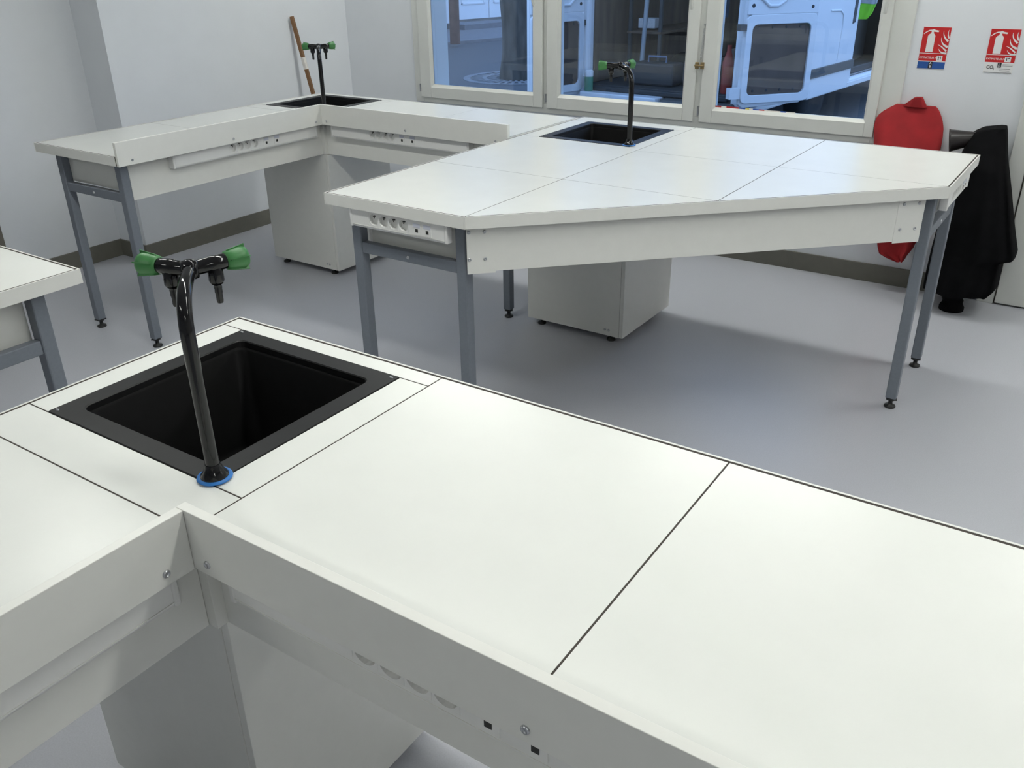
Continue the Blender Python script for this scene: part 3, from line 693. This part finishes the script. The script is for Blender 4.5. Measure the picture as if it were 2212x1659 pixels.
# far pavement and facade run along direction dirS
dS = Vector((.25, .968)).normalized(); nS = Vector((dS.y, -dS.x))   # nS points to the road
def fp(o_, s_, n_): p = Vector(o_)+dS*s_+nS*n_; return (p.x,p.y)
F0 = (-13.62, 18.18)
struct(MB().prism([fp(F0,-14,2.9),fp(F0,30,2.9),fp(F0,30,-.02),fp(F0,-14,-.02)], 0.0, .06).build('far_pavement', 'pavement'))
bd_ = thing('street_building', 'pale building with white panelled double doors across the street', 'building', (F0[0],F0[1],0), math.atan2(dS.y,dS.x))
def bl(x0,x1,y0,y1,z0,z1,nm,mm,par=None,bev=0): return MB().box(x0,x1,y0,y1,z0,z1).build(nm, mm, par or bd_, bev)
bl(-14,-.55,0,5,0,7,'wall','facade'); bl(2.2,28,0,5,0,7,'wall','facade'); bl(-.55,2.2,0,5,2.9,7,'wall','facade'); bl(-.55,2.2,.25,5,0,2.9,'wall','facade')
bl(-.50,2.15,-.75,.0,.06,.17,'door_step','pavement')
for a in (0.0, 1.02):
    dl = bl(a-.02,a+.98,.12,.18,.22,2.85,'door_leaf','shutter_white')
    for z0,z1 in ((.55,1.55),(1.75,2.65)):
        for (x0,x1,q0,q1) in ((a+.12,a+.84,z0,z0+.03),(a+.12,a+.84,z1-.03,z1),(a+.12,a+.15,z0,z1),(a+.81,a+.84,z0,z1)):
            MB().box(x0,x1,.10,.121,q0,q1).build('panel_moulding', 'shutter_white', dl)
bl(-.50,-.02,.05,.25,.10,2.9,'door_frame','shutter_white'); bl(2.02,2.2,.05,.25,.10,2.9,'door_frame','shutter_white')
bl(-3.4,-.56,-.12,0,.0,3.4,'stone_pier','stone')
pl = tag(MB().tube([(-11.17,14.69,.055),(-11.17,14.69,4.5)], .10, 14).build('street_pole', 'rust'), 'rusty brown pole standing on the far pavement', 'pole')
def trunk_tree(x, y, r, label, lean=0.0):
    e = thing('street_tree', label, 'tree', (x,y,0), 0, 'street trees'); P = []; Rr = []
    for k in range(14):
        z = k*.36; P.append((lean*z+.02*math.sin(k*1.3),.02*math.cos(k*.9),z+.0)); Rr.append(r*(1.25 if k == 0 else 1.05-.015*k+.04*math.sin(k*2.1)))
    MB().tube(P, Rr, 18).build('trunk', 'bark', e)
    rnd = random.Random(int(abs(x)*100))
    for b_ in range(6):
        a = b_*1.05+rnd.random(); l_ = 1.6+rnd.random()
        MB().tube([(P[-1][0],P[-1][1],4.4),(P[-1][0]+math.cos(a)*l_*.5,P[-1][1]+math.sin(a)*l_*.5,5.2),(P[-1][0]+math.cos(a)*l_,P[-1][1]+math.sin(a)*l_,6.4)], [r*.5,r*.35,r*.12], 8).build('branch', 'bark', e)
    return e
trunk_tree(-7.40, 11.22, .235, 'thick tree trunk rising from the round pale grate')
trunk_tree(-9.0, 14.6, .17, 'slimmer tree trunk farther along the street behind the thick one')
gr = thing('tree_grate', 'round pale slotted grate set in the road around the tree', 'grate', (-7.45, 11.28, 0))
MB().loft([[(math.cos(a*PI/24)*r_2, math.sin(a*PI/24)*r_2, z_) for a in range(48)] for r_2,z_ in ((.80,.0),(.80,.012),(.70,.012),(.70,.0))]).build('outer_ring', 'grate', gr)
MB().loft([[(math.cos(a*PI/24)*r_2, math.sin(a*PI/24)*r_2, z_) for a in range(48)] for r_2,z_ in ((.52,.0),(.52,.012),(.46,.012),(.46,.0))]).build('inner_ring', 'grate', gr)
slat_me = MB().box(.50,.72,-.022,.022,.0,.010).build('grate_bar', 'grate'); sm_ = slat_me.data; bpy.data.objects.remove(slat_me)
slat2 = MB().box(.32,.48,-.018,.018,.0,.010).build('grate_bar', 'grate'); sm2 = slat2.data; bpy.data.objects.remove(slat2)
for k in range(40): inst('grate_bar', sm_, gr, (0,0,0), 2*PI*k/40); 
for k in range(30): inst('grate_bar', sm2, gr, (0,0,0), 2*PI*k/30)
tag(MB().lathe([(.05,0),(.045,.9),(.05,.93),(.03,.97)], (-6.55,10.25,0), seg=16).build('street_bollard', 'rust'), 'dark slim bollard between the tree grate and the van', 'bollard')

# ---- delivery van, rear towards the windows, doors open
VO = (-2.609, 7.60, 0); VR = -.0923
van = thing('delivery_van', 'white delivery van parked outside with its rear and side doors open', 'van', VO, VR)
def vb(x0,x1,y0,y1,z0,z1,nm,mm,par=None,bev=.01): return MB().box(x0,x1,y0,y1,z0,z1).build(nm, mm, par or van, bev)
vb(-1.79,-1.73,.02,4.8,.40,2.3,'side_wall','van_white'); vb(-.09,-.03,.14,1.25,.36,2.3,'rear_quarter','van_white',bev=.02)
vb(-.09,-.03,3.3,4.8,.36,2.3,'side_wall','van_white'); vb(-1.79,-.03,.02,4.8,2.3,2.36,'roof','van_white'); vb(-.09,-.03,1.25,3.3,2.05,2.3,'side_wall','van_white')
vb(-1.73,-.10,.03,4.8,.43,.51,'cargo_floor','van_dark'); vb(-1.73,-.10,4.0,4.05,.51,2.3,'bulkhead','van_dark'); vb(-1.73,-1.71,.1,4.0,.51,2.3,'lining','plywood')
vb(-.22,-.11,.0,.10,.40,2.3,'rear_pillar','van_white',bev=.03); vb(-1.79,-1.71,.0,.10,.40,2.3,'rear_pillar','van_white',bev=.03)
vb(-1.71,-.88,-.14,.02,.395,.455,'rear_step','van_white',bev=.01); vb(-.87,-.16,-.10,.02,.36,.45,'bumper','van_moulding',bev=.03); vb(-1.70,-.24,-.02,.02,.456,.50,'rear_sill','van_dark')
fnt = MB(); fnt.plate([(4.8,.40),(6.1,.42),(6.15,.95),(5.6,1.25),(5.05,2.2),(4.8,2.3)], (-1.79,0,0), (0,1,0), (0,0,1), (1,0,0), 1.76); fnt.build('cab', 'van_white', van, .05)
# sliding door pushed back along the side
sd = vb(.0,.045,1.10,2.18,.365,2.1,'sliding_door','van_white',bev=.012)
MB().box(.045,.060,1.05,2.19,.555,.640).build('rub_strip', 'van_moulding', sd, .004)
MB().plate([(2.02,.98),(2.095,.99),(2.105,1.25),(2.03,1.25)], (.0455,0,0), (0,1,0), (0,0,1), (1,0,0), .004).build('handle_recess', 'van_dark', sd, .002)
MB().tube([(.046,1.40,1.13),(.046,1.66,1.12),(.046,1.74,1.08),(.046,1.76,.98),(.046,1.735,.66)], .010, 8).build('pressed_rib', 'van_white', sd)
MB().tube([(.045,1.20,1.30),(.045,2.17,1.315)], .008, 8).build('pressed_rib', 'van_white', sd)
vb(-.02,.05,2.12,3.4,.37,.42,'sill','van_white',bev=.006)
stp = vb(-.32,.0,2.19,3.3,.40,.44,'side_step','van_white',bev=.004)
for k in range(6): MB().box(-.29+.05*k,-.27+.05*k,2.21,3.28,.44,.452).build('step_rib', 'steel', stp)
# rear doors: hinge at x=0, width along +x, inner face towards -y
def rear_door(loc, rz, wd, flip, nm):
    e = thing('x', 'x', 'x'); 
    for k_ in ('label','category'): del e[k_]
    e.name = nm; e.parent = van; e.location = loc; e.rotation_euler = (0,0,rz); s_ = -1 if flip else 1
    X = lambda v: v*s_
    def pl_(poly, y, t, n_, m_, bev=0): return MB().plate([(X(a),b) for a,b in poly], (0,y,0), (1,0,0), (0,0,1), (0,-1,0), t).build(n_, m_, e, bev)
    pl_([(0,.39),(.04,.36),(wd-.07,.38),(wd,.44),(wd,2.2),(0,2.2)], .05, .045, 'door_skin', 'van_white', .008)
    def rr(x0,x1,z0,z1,r): return [(p[0],p[1]) for p in rrect(x0,x1,z0,z1,r,0)]
    o = rr(.0,wd,.40,1.10,.05); i_ = rr(.055,wd-.055,.465,1.025,.045)
    mb = MB(); mb.loft([[(X(a),.006,b) for a,b in o],[(X(a),-.020,b) for a,b in o],[(X(a),-.020,b) for a,b in i_],[(X(a),.004,b) for a,b in i_]]); mb.build('door_frame', 'van_white', e, .004)
    pl_(rr(.057,wd-.057,.467,1.023,.045), .002, .004, 'trim_panel', 'van_trim')
    for q in range(4):
        MB().lathe([(.011,0),(.009,.004)], (X(.12+.13*q),-.002,.50), (0,-1,0), 10).build('clip', 'van_dark', e); MB().lathe([(.011,0),(.009,.004)], (X(.12+.13*q),-.002,1.00), (0,-1,0), 10).build('clip', 'van_dark', e)
    # pressed upper part with a scooped recess
    mb = MB(); o = [(0,1.10),(wd,1.10),(wd,2.2),(0,2.2)]
    mb.plate([(X(a),b) for a,b in o], (0,.004,0), (1,0,0), (0,0,1), (0,-1,0), .020); mb.build('upper_panel', 'van_white', e, .006)
    sc = [(.07,1.40),(.08,1.31),(.12,1.22),(.19,1.165),(.27,1.165),(.33,1.20),(.37,1.25),(.50,1.27),(.56,1.33),(.58,1.45)]
    mb = MB(); mb.tube([(X(a),-.018,b) for a,b in sc], .014, 8); mb.build('recess_edge', 'van_white', e)
    MB().lathe([(.020,0),(.018,.003)], (X(.225),-.016,1.265), (0,-1,0), 16).build('hole', 'van_dark', e)
    for (a,b,r_3) in ((.045,1.17,.016),(.60,1.15,.014)): MB().lathe([(r_3,0),(r_3*.8,.004)], (X(a),-.016,b), (0,-1,0), 10).build('latch', 'van_dark', e)
    MB().box(min(X(-.06),X(.0)),max(X(-.06),X(.0)),-.02,.04,.98,1.03).build('hinge', 'van_moulding', e); MB().box(min(X(-.10),X(.0)),max(X(-.10),X(.0)),-.01,.05,.44,.53).build('hinge', 'van_white', e)
    return e
rear_door((-.085,-.10,.07), math.radians(50)-VR, .66, False, 'rear_door')
rear_door((-1.77,-.02,.05), math.radians(74)-VR, .66, True, 'rear_door')
for (x,y) in ((-.22,1.7),(-1.60,1.7),(-.22,5.1),(-1.60,5.1)):
    MB().lathe([(.10,-.09),(.20,-.10),(.31,-.09),(.33,-.05),(.33,.05),(.31,.09),(.20,.10),(.10,.09)], (x,y,.33), (1,0,0), 28).build('wheel', 'rubber', van)
def vp_(x,y,z): return tuple(Vector(VO)+Matrix.Rotation(VR,3,'Z')@Vector((x,y,z)))
FZ = .51
b = thing('chemical_bottle', 'pale green plastic bottle with white cap on the van floor', 'bottle', vp_(-1.66,-.06,.456))
MB().lathe([(.036,0),(.042,.006),(.042,.125),(.040,.130)], seg=18).build('bottle_body', 'bottle_green', b); MB().lathe([(.042,.130),(.043,.18),(.030,.19)], seg=18).build('bottle_cap', 'tape_white', b)
tag(MB().tube([(0,0,0),(.06,.02,1.6)], .022, 12).build('metal_pole', 'hivis_band', loc=vp_(-1.40,.45,FZ)), 'grey metal pole standing upright inside the open van', 'pole')
tag(MB().box(-.09,.09,-.08,.08,0,.09).build('white_carton', 'tape_white', None, .006, loc=vp_(-1.50,.75,.97)), 'white carton on a shelf inside the open van', 'box')
sh = thing('van_shelf', 'plywood shelf rack standing along the van wall', 'shelf', vp_(-1.52,1.3,FZ))
for z in (.42,.85,1.25): MB().box(-.18,.18,-.75,.75,z,z+.02).build('shelf_board', 'plywood', sh)
for x in (-.17,.15):
    for y in (-.74,.70): MB().box(x,x+.03,y,y+.03,0,1.4).build('shelf_post', 'van_moulding', sh)
sk_ = MB(); sk_.loft(cloth_body([(.62,-.03,.03),(.50,-.09,.07),(.25,-.13,.10),(.05,-.17,.14),(.0,-.15,.13)], .1, .22, 4, .015, 20, 24), True, True, True)
tag(sk_.build('cloth_sack', 'bluecloth', loc=vp_(-.80,.55,FZ)), 'slumped blue grey sack on the van floor', 'sack')
sk_ = MB(); sk_.loft(cloth_body([(.50,-.02,.03),(.35,-.09,.07),(.1,-.11,.10),(.0,-.10,.09)], .1, .16, 3, .012, 18, 22, ph=2), True, True, True)
tag(sk_.build('dust_sheet', 'bluecloth', loc=vp_(-1.05,1.3,1.05)), 'pale cloth hanging inside the open van', 'cloth')
tb = thing('tool_box', 'dark tool box with handle on the van floor', 'tool box', vp_(-1.13,.30,FZ))
MB().box(-.22,.22,-.12,.12,0,.20).build('box_body', 'van_dark', tb, .02); MB().tube([(-.09,0,.2),(-.09,0,.25),(.09,0,.25),(.09,0,.2)], .010, 8).build('handle', 'bluecloth', tb)
for (x,y,h,r_4,lab) in ((-.33,.14,.26,.05,'red gas cylinder standing just inside the right rear pillar'),(-.20,2.35,.42,.05,'red gas cylinder standing at the side door edge')):
    tag(MB().lathe([(r_4*.9,0),(r_4,.02),(r_4,h),(r_4*.6,h+.06),(.02,h+.09),(.02,h+.14)], seg=18).build('gas_cylinder', 'orange', loc=vp_(x,y,FZ)), lab, 'cylinder')
tag(MB().lathe([(.07,0),(.075,.02),(.07,.24),(.05,.26),(.06,.28)], seg=18).build('paint_bucket', 'orange', loc=vp_(-.36,.62,.855)), 'red bucket on a ledge inside the right van pillar', 'bucket')
tag(MB().box(-.12,.12,-.2,.6,0,.34).build('supply_crate', 'plywood', None, .01, loc=vp_(-.36,.60,FZ)), 'wooden crate on the van floor under the red bucket', 'crate')
tag(MB().box(-.5,.5,-.25,.25,0,.5).build('storage_chest', 'van_moulding', None, .02, loc=vp_(-.8,3.3,FZ)), 'grey storage chest inside the open side door', 'chest')
hv = thing('hi_vis_vest', 'fluorescent yellow hi-vis vest hanging in the van side doorway', 'vest', vp_(-.14,2.75,.98))
lp = cloth_body([(.75,-.16,.14),(.60,-.20,.17),(.40,-.20,.16),(.15,-.19,.15),(.05,-.17,.12),(.0,-.13,.08)], .05, .12, 4, .012, 30, 36)
MB().loft(lp, True, True, True).build('vest_body', 'hivis', hv)
lp2 = [[(x*1.03-.0, y*1.03-.003, z) for x,y,z in l] for l in lp if .13 < l[0][2] < .24]
MB().loft(lp2, True).build('reflective_band', 'hivis_band', hv)
